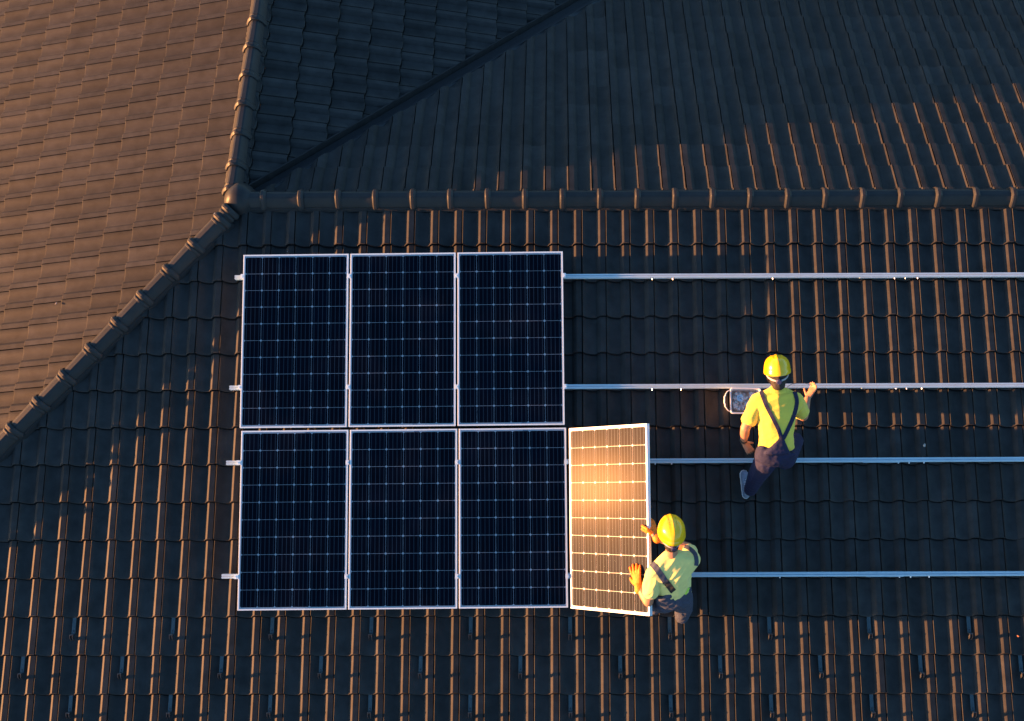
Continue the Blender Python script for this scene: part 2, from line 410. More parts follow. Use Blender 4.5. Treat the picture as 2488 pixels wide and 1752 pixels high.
# hip collars stand at the upper end of each cap, so the caps run uphill
top = 0.20; low = hs[-1]+0.1
ends = sorted([low-s for s in hs]+[low-0.165, low-0.05])
ridge('roof_hip', 'diagonal hip of caps between the sunlit slope and the panel slope', hd*low+Vector((0.030, -0.030, 0.0)), -hd, hup, ends, 0.0, True, low-0.15)

# three-way junction cap
dm = MB_(); NA, NR = 64, 14
dirs = [(0.0, 0.105, 0.145), (math.pi/2, 0.105, 0.15), (math.atan2(-1, -KH), 0.11, 0.14)]
def zroof(x, y):
    return max(-max(0, 0), min(0.0, 0.0))
for i in range(NR+1):
    t = i/NR
    for a in range(NA):
        th = 2*math.pi*a/NA; rad = 0.166
        for d0, wd, ex in dirs:
            dd = abs((th-d0+math.pi) % (2*math.pi)-math.pi)
            rad += 0.016*math.exp(-(dd/0.45)**2)
        r_ = rad*t; x = r_*math.cos(th); y = r_*math.sin(th)
        drop = 0.0
        edge = (1-t**3.2)
        sl = 0.0
        hz = -0.045*t*t
        z = -0.020+0.108*edge**0.75+hz-0.02*t*t
        dm.v.append((x, y, z if t < 1 else z-0.012))
for i in range(NR):
    for a in range(NA): dm.f.append((i*NA+a, i*NA+(a+1) % NA, (i+1)*NA+(a+1) % NA, (i+1)*NA+a))
dm.mi = [0]*len(dm.f)
dj = link('junction_cap', dm.mesh('junction_cap', M['cap'], smooth=60)); dj.location = (0.03, 0.0, 0.022)
dj.location = (0.062, 0.066, 0.024)
tag(dj, 'domed three-way ridge cap where both ridges and the hip meet', 'ridge cap')

# ------------------------------------------------------------------ solar panels
PWD, PLN, PTH = 1.000, 1.652, 0.038
def cell_mesh():
    m = MB_(); s = 0.1574/2; c = 0.0105
    oc = [(-s+c, -s), (s-c, -s), (s, -s+c), (s, s-c), (s-c, s), (-s+c, s), (-s, s-c), (-s, -s+c)]
    m.add([(x, y, 0.0006) for x, y in oc], [tuple(range(8))])
    m.add([(x, y, -0.0004) for x, y in oc]+[(x, y, 0.0006) for x, y in oc], [(i, (i+1) % 8, 8+(i+1) % 8, 8+i) for i in range(8)])
    for k_ in range(4):
        x = (-0.375+0.25*k_)*0.1574; b = 0.0032
        m.add([(x-b, -s, 0.0009), (x+b, -s, 0.0009), (x+b, s, 0.0009), (x-b, s, 0.0009)], [(0, 1, 2, 3)], 1)
    me = bpy.data.meshes.new('cell'); me.from_pydata(m.v, [], m.f); me.materials.append(M['cell']); me.materials.append(M['bus']); me.polygons.foreach_set('material_index', m.mi); me.update()
    return me
CELL = cell_mesh()
def frame_mesh():
    m = MB_(); fw = 0.012; ht = PTH; L = PLN; W_ = PWD
    def ringpts(ins, z): return [(-W_/2+ins, -L/2+ins, z), (W_/2-ins, -L/2+ins, z), (W_/2-ins, L/2-ins, z), (-W_/2+ins, L/2-ins, z)]
    rings = [ringpts(0.030, -ht), ringpts(0, -ht), ringpts(0, -0.001), ringpts(0.001, 0.0), ringpts(fw, 0.0), ringpts(fw+0.0005, -0.002), ringpts(fw+0.0005, -0.010)]
    vs = [p for r_ in rings for p in r_]; fs = []
    for i in range(len(rings)-1):
        for j in range(4): fs.append((i*4+j, i*4+(j+1) % 4, (i+1)*4+(j+1) % 4, (i+1)*4+j))
    m.add(vs, fs); return m.mesh('frame', M['frame'])
FRAME = frame_mesh()
_m = MB_(); _m.box((0, 0, -0.0055), (PWD-0.024, PLN-0.024, 0.003)); BACK = _m.mesh('backsheet', M['back'])
_m = MB_(); _m.add([(-PWD/2+0.0122, -PLN/2+0.0122, -0.0022), (PWD/2-0.0122, -PLN/2+0.0122, -0.0022), (PWD/2-0.0122, PLN/2-0.0122, -0.0022), (-PWD/2+0.0122, PLN/2-0.0122, -0.0022)], [(0, 1, 2, 3)]); GLASS = _m.mesh('glass', M['glass'])
_m = MB_(); _m.box((0, 0, 0.0004), (0.045, 0.006, 0.0006)); LABELM = _m.mesh('type_label', mat('label_print', (0.10, 0.16, 0.30), 0.6))
def panel(mw, label):
    r = empty('solar_panel', mw); tag(r, label, 'solar panel', 'solar panels on the main roof slope')
    child('frame', FRAME, r); child('backsheet', BACK, r)
    for j in range(10):
        for i in range(6):
            child('cell', CELL, r, Matrix.Translation(((i-2.5)*0.1600, (j-4.5)*0.1602, -0.0036)))
    child('glass', GLASS, r)
    child('type_label', LABELM, r, Matrix.Translation((0.12, (PLN/2-0.020)*(-1 if 'upper' in label else 1), -0.0040)))
    return r
PH = 0.140   # top of the frames above the tiles
def panel_at(u, v, rot, h, label):     # u, v of the top left corner
    r = (UF*math.cos(rot)+VF*math.sin(rot)).normalized(); up = NF.cross(r)
    c_ = FW(u, v, h)+r*PWD/2-up*PLN/2
    return panel(frame(r, up, NF, c_), label)
names = ['leftmost', 'middle', 'right-hand']
rot = 0.0080
for i in range(3):
    panel_at(0.1656+1.0195*i, 0.5545-0.0080*1.0195*i, rot, PH, ['dark blue panel, leftmost of the upper row of three', 'dark blue panel in the middle of the upper row', 'dark blue panel ending the upper row, beside the bare rails'][i])
for i in range(3):
    panel_at(0.1950+1.0140*i+0.0035*i, 2.2330-0.0075*1.0175*i, rot, PH, ['dark blue panel, leftmost of the lower row of three', 'dark blue panel in the middle of the lower row', 'dark blue panel of the lower row, next to the tilted one'][i])
# the raised panel, hinged on its left edge, catching the sun
TAU = R(43.6)
tl = P(1384.5, 1041.5, 0.140); bl = P(1384.0, 1478.0, 0.140)
up_t = (tl-bl).normalized()
r_t = (UF-up_t*UF.dot(up_t)).normalized(); n_t = r_t.cross(up_t)
q = Quaternion(up_t, -TAU); r_t = q @ r_t; n_t = q @ n_t
q = Quaternion(r_t, R(0.8)); up_t = q @ up_t; n_t = q @ n_t
PSC = 0.925
mid_l = (tl+bl)/2
pm = frame(r_t*PSC, up_t, n_t, mid_l+r_t*PWD*PSC/2)
raised = panel(pm, 'tilted panel glowing orange in the sun, held up by a worker')
def onpanel(px, py, off=0.0):
    d = ray(px, py); t = (mid_l-CAM).dot(n_t)/d.dot(n_t); return CAM+d*t+n_t*off

# ------------------------------------------------------------------ rails
RV = [0.7615, 1.8220, 2.5290, 3.5780]; RU0 = [0.074, 0.056, 0.048, 0.039]; RTOP = 0.101
def rail_mesh(L):
    m = MB_(); hw = 0.0215; t = RTOP; hgt = 0.042
    sec = [(-hw, t-hgt), (hw, t-hgt), (hw, t-0.012), (hw-0.004, t-0.010), (hw-0.004, t-0.002), (hw-0.005, t), (0.0055, t), (0.0055, t-0.010), (-0.0040, t-0.010), (-0.0040, t), (-hw+0.006, t), (-hw+0.004, t-0.003), (-hw+0.004, t-0.014), (-hw, t-0.016)]
    k_ = len(sec); vs = [(0, y, z) for y, z in sec]+[(L, y, z) for y, z in sec]
    m.add(vs, [(i, (i+1) % k_, k_+(i+1) % k_, k_+i) for i in range(k_)]+[tuple(range(k_))[::-1], tuple(range(k_, 2*k_))])
    return m.mesh('mounting_rail', M['alu'])
rlab = ['highest aluminium rail, crossing the slope above the man by the bucket', 'aluminium rail just above the bucket of clamps', 'aluminium rail passing under the hips of the man by the bucket', 'lowest aluminium rail, beside the man at the tilted panel']
bolts = [[(1585, 675), (1635, 675), (1878, 675), (2174, 673), (2200, 673), (2230, 673)], [(1585, 944), (1655, 944), (2177, 942), (2203, 942), (2240, 942)],
         [(1592, 1127), (1632, 1127), (2183, 1126), (2209, 1126), (2245, 1125)], [(1895, 1405), (2186, 1405), (2213, 1405), (2258, 1405)]]
for i in range(4):
    o = FW(RU0[i], RV[i], 0); sl = [-.0005, -.0010, -.0024, -.0018][i]
    r_ = (UF+VF*(-sl)).normalized(); up = NF.cross(r_)
    root = link('mounting_rail', rail_mesh(8.7)); root.matrix_world = frame(r_, up, NF, o)
    tag(root, rlab[i], 'rail', 'aluminium mounting rails')
    inv = root.matrix_world.inverted()
    for (bx, by) in bolts[i]:
        p = inv @ P(bx, by, 0.075); m = MB_(); m.tube([(p.x, -0.021, 0.072), (p.x, -0.032, 0.072)], 0.0075, 6); m.tube([(p.x, -0.031, 0.072), (p.x, -0.036, 0.072)], 0.0045, 6)
        child('rail_bolt', m.mesh('rail_bolt', M['steel']), root)
    m = MB_(); m.box((6.13, 0, RTOP-0.045), (0.34, 0.046, 0.008)); m.box((6.13, -0.0235, RTOP-0.030), (0.34, 0.004, 0.030))
    child('splice_plate', m.mesh('splice_plate', M['alu']), root)
    for kx in range(9):
        x = 0.35+kx*0.927; m = MB_()
        m.box((x, 0.0, 0.030), (0.032, 0.010, 0.062)); m.box((x, 0.0, 0.056), (0.034, 0.036, 0.005))
        child('rail_bracket', m.mesh('rail_bracket', M['steel']), root)
# clamps
def clamp(u, v, kind, label):
    m = MB_(); z = PH+0.0015
    if kind == 'mid':
        m.box((0, 0, z+0.0015), (0.030, 0.042, 0.003)); m.box((0, 0, z-0.020), (0.010, 0.040, 0.040)); m.tube([(0, 0, z+0.002), (0, 0, z+0.007)], 0.0065, 6)
    else:
        s = -1 if kind == 'left' else 1
        m.box((s*0.012, 0, (z+0.098)/2), (0.022, 0.042, z-0.098)); m.box((-s*0.004, 0, z+0.0015), (0.022, 0.042, 0.003)); m.tube([(s*0.012, 0, z+0.001), (s*0.012, 0, z+0.005)], 0.0055, 6)
    o = link('panel_clamp', m.mesh('panel_clamp', M['frame'])); o.matrix_world = frame(UF, VF, NF, FW(u, v, 0))
    tag(o, label, 'clamp', 'clamps holding the panels')
rn = ['highest', 'second', 'third', 'lowest']
for j in range(4):
    sh = (RV[j]-0.55)*0.0085
    clamp(0.1656+sh-0.001, RV[j], 'left', 'end clamp at the left edge of the panels on the %s rail' % rn[j])
    clamp(1.1755+sh, RV[j], 'mid', 'clamp in the first gap between panels on the %s rail' % rn[j])
    clamp(2.1950+sh, RV[j], 'mid', 'clamp in the second gap between panels on the %s rail' % rn[j])
    clamp(3.2090+sh, RV[j], 'right', 'end clamp at the right edge of the flat panels on the %s rail' % rn[j])

# ------------------------------------------------------------------ roof hooks
def hook_parts():
    m = MB_(); w_ = 0.017; pts = [(0.035, -0.056), (0.0, -0.048), (-0.05, -0.044), (-0.11, -0.038), (-0.150, -0.034), (-0.166, -0.034), (-0.168, 0.010), (-0.174, 0.014)]
    for i, (y, z) in enumerate(pts): m.v += [(-w_, y, z), (w_, y, z), (w_, y, z-0.006), (-w_, y, z-0.006)]
    for i in range(len(pts)-1):
        for j in range(4): m.f.append((i*4+j, i*4+(j+1) % 4, (i+1)*4+(j+1) % 4, (i+1)*4+j))
    m.f += [(0, 1, 2, 3), tuple(len(pts)*4-4+j for j in range(4))[::-1]]; m.mi = [0]*len(m.f)
    strap = m.mesh('hook_strap', M['hook'])
    m = MB_()
    for x in (-0.0125, 0.0125):
        m.add([(x-0.0022, -0.170, 0.016), (x-0.0022, -0.205, 0.010), (x-0.0022, -0.232, -0.030), (x-0.0022, -0.200, -0.030),
               (x+0.0022, -0.170, 0.016), (x+0.0022, -0.205, 0.010), (x+0.0022, -0.232, -0.030), (x+0.0022, -0.200, -0.030)],
              [(0, 1, 2, 3), (7, 6, 5, 4), (0, 4, 5, 1), (1, 5, 6, 2), (2, 6, 7, 3), (3, 7, 4, 0)])
    m.add([(-0.0125, -0.172, 0.014), (0.0125, -0.172, 0.014), (0.0125, -0.190, -0.020), (-0.0125, -0.190, -0.020)], [(0, 1, 2, 3)])
    foot = m.mesh('hook_foot', mat('hook_dark_steel', (0.05, 0.05, 0.05), 0.45, metal=0.4))
    m = MB_(); m.tube([(0, -0.140, -0.036), (0, -0.140, -0.0325)], 0.0062, 8); hole = m.mesh('bolt_hole', M['dark'])
    return strap, foot, hole
HS, HF, HH = hook_parts()
ordn = ['first', 'second', 'third', 'fourth', 'fifth', 'sixth', 'seventh', 'eighth', 'ninth', 'tenth', 'eleventh']
for row, c0, rowname in ((10, 2, 'upper'), (11, 0, 'middle'), (12, 2, 'bottom')):
    for k_ in range(11 if row == 11 else 10):
        u = fx0+(c0+4*k_)*TW+TW*0.44; v = fv0+row*TG
        r = empty('roof_hook', frame(UF, VF, NF, FW(u, v, 0.0))); tag(r, 'bare steel roof hook, %s from the left in the %s row of hooks' % (ordn[k_], rowname), 'roof hook', 'roof hooks below the panels')
        child('hook_strap', HS, r); child('hook_foot', HF, r); child('bolt_hole', HH, r)

# ------------------------------------------------------------------ bodies and clothes
ICO = None
TS = bpy.data.scenes.new('workshop')
def ts_dg():
    with bpy.context.temp_override(scene=TS, view_layer=TS.view_layers[0]):
        dg = bpy.context.evaluated_depsgraph_get(); dg.update()
    return dg
def ico_pts():
    global ICO
    if ICO is None:
        bm = bmesh.new(); bmesh.ops.create_icosphere(bm, subdivisions=2, radius=1.0); ICO = [v.co.copy() for v in bm.verts]; bm.free()
    return ICO
class Blob:
    def __init__(s): s.bm = bmesh.new()
    def hull(s, *els):
        """each: (centre, radius) or (centre, (ra, rb, rc), (axis a, b, c))"""
        tmp = bmesh.new()
        for e in els:
            c_ = Vector(e[0]); r = e[1]
            if isinstance(r, (int, float)): r = (r, r, r)
            ax = e[2] if len(e) > 2 else (UF, VF, NF)
            for p in ico_pts(): tmp.verts.new(c_+ax[0]*p.x*r[0]+ax[1]*p.y*r[1]+ax[2]*p.z*r[2])
        res = bmesh.ops.convex_hull(tmp, input=tmp.verts[:])
        dead = [g_ for g_ in res['geom_interior'] if isinstance(g_, bmesh.types.BMVert)]
        bmesh.ops.delete(tmp, geom=dead, context='VERTS')
        me = bpy.data.meshes.new('t'); tmp.to_mesh(me); tmp.free(); s.bm.from_mesh(me); bpy.data.meshes.remove(me)
        return s
    def limb(s, *pr):
        for a, b in zip(pr, pr[1:]): s.hull(a, b)
        return s
    def build(s, name, parent, material, vox=0.007, smooth=4, wr=0.0, wrs=14.0, wdir=None):
        me = bpy.data.meshes.new(name); s.bm.to_mesh(me); s.bm.free()
        o = bpy.data.objects.new('tmp', me); TS.collection.objects.link(o)
        md = o.modifiers.new('r', 'REMESH'); md.mode = 'VOXEL'; md.voxel_size = vox
        ms = o.modifiers.new('s', 'SMOOTH'); ms.factor = 0.5; ms.iterations = smooth
        dg = ts_dg()
        new = bpy.data.meshes.new_from_object(o.evaluated_get(dg)); bpy.data.objects.remove(o); bpy.data.meshes.remove(me)
        if wr:
            nr = [v.normal.copy() for v in new.vertices]; cs = [v.co.copy() for v in new.vertices]; flat = []
            for p0, nn in zip(cs, nr):
                p = p0.copy()
                if wdir is not None: p = p - wdir*p.dot(wdir)*0.75
                a = noise.noise(p*wrs+Vector((3, 1, 7))); b = noise.noise(p*wrs*2.3)
                flat.extend(p0+nn*wr*((1-abs(a)*2.2)*0.7+b*0.4))
            new.vertices.foreach_set('co', flat)
        new.name = name; new.materials.clear(); new.materials.append(material)
        new.polygons.foreach_set('use_smooth', [True]*len(new.polygons)); new.update()
        inv = parent.matrix_world.inverted(); new.transform(inv)
        return child(name, new, parent)
def hand(B, wrist, d, side, nrm, curl=0.3, spread=0.12, sc=1.0, thumb=1, th=1.0):
    """wrist -> fingers along d, thumb on the +side*thumb edge, fingers curl towards -nrm"""
    d = d.normalized(); side = (side-d*side.dot(d)).normalized(); nrm = (nrm-d*nrm.dot(d)-side*nrm.dot(side)).normalized()
    ax = (side, d, nrm); p0 = wrist+d*0.015*sc; p1 = wrist+d*0.085*sc
    B.hull((wrist, 0.024*sc*th), (p0, (0.030*sc, 0.02*sc, 0.018*sc*th), ax))
    B.hull((p0, (0.031*sc, 0.015*sc, 0.017*sc*th), ax), (p1, (0.041*sc, 0.014*sc, 0.013*sc*th), ax))
    for k_, ln in enumerate((0.068, 0.078, 0.073, 0.056)):
        s_ = (1.5-k_)*thumb
        b = p1+side*s_*0.0205*sc; dd = (d+side*s_*spread).normalized()
        q1 = b+dd*ln*0.5*sc; d2 = (dd-nrm*curl).normalized(); q2 = q1+d2*ln*0.32*sc; d3 = (dd-nrm*curl*2.2).normalized(); q3 = q2+d3*ln*0.26*sc
        r_ = 0.0092*sc*th
        B.limb((b, r_*1.08), (q1, r_), (q2, r_*0.94), (q3, r_*0.82))
    tb = wrist+d*0.028*sc+side*thumb*0.026*sc; td = (d*0.75+side*thumb*0.75-nrm*0.25).normalized()
    t1 = tb+td*0.036*sc; t2 = t1+(td+d*0.5-nrm*curl).normalized()*0.032*sc
    B.limb((tb, 0.014*sc*th), (t1, 0.0115*sc*th), (t2, 0.0095*sc*th))
def head_axes(fwd, up):
    f_ = fwd.normalized(); u_ = (up-f_*up.dot(f_)).normalized(); r_ = f_.cross(u_); return r_, f_, u_
def head(B, c, ax, neck):
    r_, f_, u_ = ax
    H = lambda x, y, z: c+r_*x+f_*y+u_*z
    B.hull((H(0, -0.012, 0.020), (0.076, 0.094, 0.092), ax), (H(0, 0.012, -0.030), (0.066, 0.078, 0.070), ax), (H(0, 0.050, -0.085), (0.030, 0.022, 0.020), ax))
    B.hull((H(0, 0.088, -0.008), (0.008, 0.008, 0.012), ax), (H(0, 0.104, -0.036), (0.013, 0.010, 0.009), ax), (H(0, 0.080, -0.036), (0.014, 0.008, 0.010), ax))
    B.hull((H(-0.015, 0.083, -0.062), (0.010, 0.007, 0.004), ax), (H(0.015, 0.083, -0.062), (0.010, 0.007, 0.004), ax))
    for s_ in (-1, 1): B.hull((H(s_*0.078, -0.006, 0.012), (0.006, 0.017, 0.020), ax), (H(s_*0.077, -0.002, -0.022), (0.006, 0.011, 0.012), ax))
    B.limb((H(0, -0.022, -0.050), 0.048), (neck, 0.055))
def helmet(root, c, ax, roll=0.0, vents=True):
    r_, f_, u_ = ax
    RX, RY = 0.1105, 0.138
    prof = [(0.985, 0.004), (1.0, 0.0), (1.035, -0.001), (1.042, 0.004), (1.030, 0.026), (1.006, 0.031), (0.998, 0.050), (0.955, 0.078), (0.87, 0.102), (0.74, 0.121), (0.57, 0.134), (0.38, 0.141), (0.19, 0.1445), (0.0, 0.146)]
    m = MB_(); NA = 56
    for (s_, z) in prof:
        for a in range(NA):
            th = 2*math.pi*a/NA; x = RX*s_*math.cos(th); y = RY*s_*math.sin(th)
            zz = z
            if z < 0.03 and math.sin(th) > 0.3: y += 0.030*((math.sin(th)-0.3)/0.7)**1.2*(1 if s_ > 0.99 else 0.4); zz -= 0.006
            if z > 0.06:
                rid = max(math.exp(-(x/0.012)**2), 0.7*math.exp(-((abs(x)-0.045)/0.008)**2)); zz += 0.0055*rid*min(1, (z-0.06)/0.04)
            m.v.append((x, y, zz+0.020))
    for i in range(len(prof)-1):
        for a in range(NA): m.f.append((i*NA+a, i*NA+(a+1) % NA, (i+1)*NA+(a+1) % NA, (i+1)*NA+a))
    # inner surface so the rim has thickness
    b = len(m.v)
    for (s_, z) in [(0.985, 0.004), (0.965, 0.05), (0.84, 0.098), (0.5, 0.130), (0.0, 0.139)]:
        for a in range(NA):
            th = 2*math.pi*a/NA; m.v.append((RX*s_*math.cos(th)*0.985, RY*s_*math.sin(th)*0.985, z+0.018))
    for i in range(4):
        for a in range(NA): m.f.append((b+i*NA+a, b+(i+1)*NA+a, b+(i+1)*NA+(a+1) % NA, b+i*NA+(a+1) % NA))
    m.mi = [0]*len(m.f)
    me = bpy.data.meshes.new('hard_hat'); me.from_pydata(m.v, [], m.f); me.materials.append(M['helmet']); me.polygons.foreach_set('use_smooth', [True]*len(me.polygons)); autosmooth(me, 50)
    inv = root.matrix_world.inverted(); loc = inv @ frame(r_, f_, u_, c)
    ho = child('hard_hat', me, root, loc)
    # vents
    vm_ = MB_()
    for sx in (-1, 1):
        for yy in (-0.030, -0.012, 0.006, 0.024, 0.040):
            x = sx*0.030; t = math.sqrt((x/RX)**2+(yy/RY)**2); zz = 0.146-0.030*t*t-0.010*t+0.0205
            vm_.box((x, yy, zz+0.0015), (0.005, 0.009, 0.004))
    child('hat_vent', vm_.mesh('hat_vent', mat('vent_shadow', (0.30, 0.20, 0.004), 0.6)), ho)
    # cradle strap round the nape with its knob
    sm = MB_(); prev = None; n_ = 26
    for i in range(n_+1):
        a = R(-200+220*i/n_); x = 0.092*math.cos(a); y = 0.112*math.sin(a)
        dz = -0.034*max(0, -math.sin(a))**1.5
        for (q_, z_2) in ((1.0, -0.012), (1.0, 0.004), (1.03, 0.004), (1.03, -0.012)): sm.v.append((x*q_, y*q_, z_2+dz+0.008))
    for i in range(n_):
        for j in range(4): sm.f.append((i*4+j, i*4+(j+1) % 4, (i+1)*4+(j+1) % 4, (i+1)*4+j))
    sm.mi = [0]*len(sm.f)
    child('cradle_strap', sm.mesh('cradle_strap', M['strap'], smooth=40), ho)
    km = MB_(); km.tube([(0, -0.108, -0.034), (0, -0.128, -0.036), (0, -0.134, -0.037)], [0.026, 0.025, 0.018], 10); km.tube([(0.004, -0.130, -0.024), (0.004, -0.135, -0.024)], 0.0035, 6)
    child('cradle_knob', km.mesh('cradle_knob', M['knob']), ho)
    # chin strap
    cm = MB_(); cm.tube([(-0.090, 0.02, 0.01), (-0.084, 0.03, -0.05), (-0.050, 0.055, -0.105), (0.0, 0.066, -0.122), (0.050, 0.055, -0.105), (0.084, 0.03, -0.05), (0.090, 0.02, 0.01)], 0.004, 6)
    child('chin_strap', cm.mesh('chin_strap', M['black']), ho)
    return ho
def hair(root, c, ax):
    B = Blob(); r_, f_, u_ = ax
    B.hull((c+f_*-0.018+u_*0.018, (0.082, 0.094, 0.092), ax), (c+f_*-0.056-u_*0.086, (0.056, 0.046, 0.036), ax))
    B.build('hair', root, M['hair'], 0.006, 3, 0.002, 60)
def bvh_of(*obs):
    vs = []; fs = []
    for o in obs:
        b = len(vs); mw = PM[o.parent.name] if False else o.parent.matrix_world
        vs += [mw @ v.co for v in o.data.vertices]; fs += [tuple(i+b for i in p.vertices) for p in o.data.polygons]
    return BVHTree.FromPolygons(vs, fs)
def drape(name, path, wpx, bvh, root, material, off=0.005, steps=30):
    """a webbing strap laid over the clothes along a path"""
    pts = []; path = [Vector(p) for p in path]; seg = [0]
    for a, b in zip(path, path[1:]): seg.append(seg[-1]+(b-a).length)
    for i in range(steps+1):
        s_ = seg[-1]*i/steps
        for j in range(len(path)-1):
            if s_ <= seg[j+1]+1e-6: break
        t = (s_-seg[j])/(seg[j+1]-seg[j]); t0 = path[max(j-1, 0)]; t3 = path[min(j+2, len(path)-1)]; p1, p2 = path[j], path[j+1]
        pts.append(0.5*((2*p1)+(p2-t0)*t+(2*t0-5*p1+4*p2-t3)*t*t+(3*p1-t0-3*p2+t3)*t**3))
    m = MB_(); rows = []; lastd = None
    for i, p in enumerate(pts):
        t = (pts[min(i+1, steps)]-pts[max(i-1, 0)]).normalized(); nn = Vector((-t.y, t.x))
        row = []
        for k_ in (-1, -.5, 0, .5, 1):
            q = p+nn*k_*wpx/2; d = ray(q.x, q.y).normalized(); hit = bvh.ray_cast(CAM, d)
            if hit[0] is not None and hit[3] < 12: row.append((hit[0]+hit[1]*off*(1 if hit[1].dot(d) < 0 else -1), hit[0]-hit[1]*0.004*(1 if hit[1].dot(d) < 0 else -1))); lastd = hit[3]
            else: row.append(None)
        if any(r_ is None for r_ in row):
            ok = [r_ for r_ in row if r_ is not None]
            if not ok: continue
            ds = [(r_[0]-CAM).length for r_ in ok]; dm_ = sum(ds)/len(ds)
            for k2, kk in enumerate((-1, -.5, 0, .5, 1)):
                if row[k2] is None:
                    q = p+nn*kk*wpx/2; d = ray(q.x, q.y).normalized(); row[k2] = (CAM+d*dm_, CAM+d*(dm_+0.006))
        rows.append(row)
    for row in rows:
        m.v += [tuple(row[0][1])]+[tuple(r_[0]) for r_ in row]+[tuple(row[-1][1])]
    for i in range(len(rows)-1):
        for j in range(6): m.f.append((i*7+j, i*7+j+1, (i+1)*7+j+1, (i+1)*7+j))
    m.mi = [0]*len(m.f)
    me = m.mesh(name, material, smooth=50); me.transform(root.matrix_world.inverted())
    return child(name, me, root)
def shoe(root, toe, heel, ank, name='shoe'):
    d = (toe-heel).normalized(); up = NF; sd = d.cross(up).normalized(); up2 = sd.cross(d); ax = (sd, d, up2)
    B = Blob(); B.hull((toe, (0.040, 0.045, 0.028), ax), (heel, (0.034, 0.036, 0.032), ax), ((toe+heel)/2+up2*0.012, (0.036, 0.05, 0.034), ax))
    B.hull((heel+up2*0.02+d*0.01, (0.034, 0.036, 0.03), ax), (ank, 0.038))
    o = B.build(name, root, M['shoe'], 0.006, 3)
    B = Blob(); B.hull((toe-up2*0.024, (0.046, 0.052, 0.012), ax), (heel-up2*0.024, (0.040, 0.042, 0.012), ax)); B.build('shoe_sole', o, M['sole'], 0.006, 2) if False else None
    bm_ = B.build('shoe_sole', root, M['sole'], 0.006, 2)
    l_ = MB_()
    for i in range(5):
        c_ = heel.lerp(toe, 0.42+0.11*i)+up2*(0.049-0.006*i); l_.tube([c_-sd*0.02, c_+up2*0.004, c_+sd*0.02], 0.003, 5)
    me = l_.mesh('shoe_lace', M['sole']); me.transform(root.matrix_world.inverted()); child('shoe_lace', me, root)

# ---- worker beside the bucket, bent over the rails
WA = empty('person', frame(UF, VF, NF, P(1880, 1100, 0)))
tag(WA, 'worker in bright yellow polo and navy dungarees bending over the rails beside the white bucket', 'worker', 'roof workers')
cA = P(1889, 911, 0.955); axA = head_axes(D(0.10, 0.36, -0.92), D(-0.10, 0.92, 0.37))
nkA = P(1887, 946, 0.90)
sL, sR = P(1842, 976, 0.85), P(1934, 974, 0.85)
eL, wL = P(1811, 1040, 0.80), P(1807, 1073, 0.62)
eR, wR = P(1952, 1012, 0.62), P(1962, 968, 0.58)
chest, waist, pelv = P(1887, 1005, 0.85), P(1886, 1062, 0.82), P(1878, 1108, 0.74)
B = Blob(); head(B, cA, axA, nkA)
B.hull((nkA-VF*0.03-NF*0.03, 0.045), (sL, 0.045), (sR, 0.045), (chest, (0.13, 0.09, 0.07))); B.hull((chest, (0.14, 0.1, 0.09)), (waist, (0.125, 0.08, 0.08))); B.hull((waist, (0.125, 0.08, 0.08)), (pelv, (0.13, 0.09, 0.1)))
B.limb((sL, 0.055), (eL, 0.044), (eL.lerp(wL, .35), 0.043), (wL, 0.028)); B.limb((sR, 0.055), (eR, 0.043), (eR.lerp(wR, .35), 0.041), (wR, 0.028))
hand(B, wL, P(1824, 1098, 0.58)-wL, D(1, 0.2, 0), D(-0.6, 0, .8), 0.7, 0.05, 0.95, 1)
hand(B, wR, P(1980, 936, 0.56)-wR, D(-0.5, 0.2, -.6), D(0.75, -.3, .5), 0.9, 0.02, 1.0, 1)
hipL, knL, anL = P(1860, 1122, 0.68), P(1838, 1158, 0.42), P(1822, 1190, 0.11)
hipR, knR, anR = P(1906, 1112, 0.68), P(1930, 1072, 0.44), P(1908, 1098, 0.10)
B.limb((hipL, 0.08), (knL, 0.052), (anL, 0.036)); B.limb((hipR, 0.08), (knR, 0.052), (anR, 0.036))
bodyA = B.build('body', WA, M['skin'], 0.0055, 3)
hair(WA, cA, axA); hatA = helmet(WA, cA+axA[2]*0.005, axA)
B = Blob()
B.hull((nkA-VF*0.005, (0.070, 0.035, 0.045)), (sL, 0.070), (sR, 0.070), (chest, (0.165, 0.09, 0.108)))
B.hull((chest, (0.168, 0.10, 0.112)), (waist, (0.150, 0.08, 0.102))); B.hull((waist, (0.150, 0.08, 0.102)), (P(1886, 1088, 0.79), (0.160, 0.045, 0.118)))
B.limb((sL, 0.070), (sL.lerp(eL, .50), 0.069), (sL.lerp(eL, .66), 0.070)); B.limb((sR, 0.070), (sR.lerp(eR, .50), 0.067), (sR.lerp(eR, .68), 0.068))
shirtA = B.build('shirt', WA, M['shirt_y'], 0.006, 2, 0.011, 13, D(0.9, 0.3, 0).normalized())
B = Blob(); B.hull((nkA+VF*0.012+NF*0.012, (0.068, 0.020, 0.045)), (nkA-VF*0.030+NF*0.020, (0.080, 0.016, 0.040))); B.build('collar', WA, M['shirt_y'], 0.006, 3)
B = Blob()
B.hull((pelv, (0.165, 0.105, 0.128)), (P(1850, 1088, 0.80), (0.040, 0.020, 0.085)), (P(1922, 1104, 0.77), (0.040, 0.02, 0.085)))
B.hull((P(1898, 1064, 0.918), (0.022, 0.014, 0.014)), (P(1872, 1102, 0.86), (0.06, 0.02, 0.05)), (P(1905, 1100, 0.86), (0.05, 0.02, 0.05)))
B.limb((hipL, 0.105), (knL, 0.082), (anL+NF*0.03, 0.060)); B.limb((hipR, 0.105), (knR, 0.082), (anR+NF*0.03, 0.060))
trA = B.build('dungarees', WA, M['navy'], 0.007, 4, 0.004, 17)
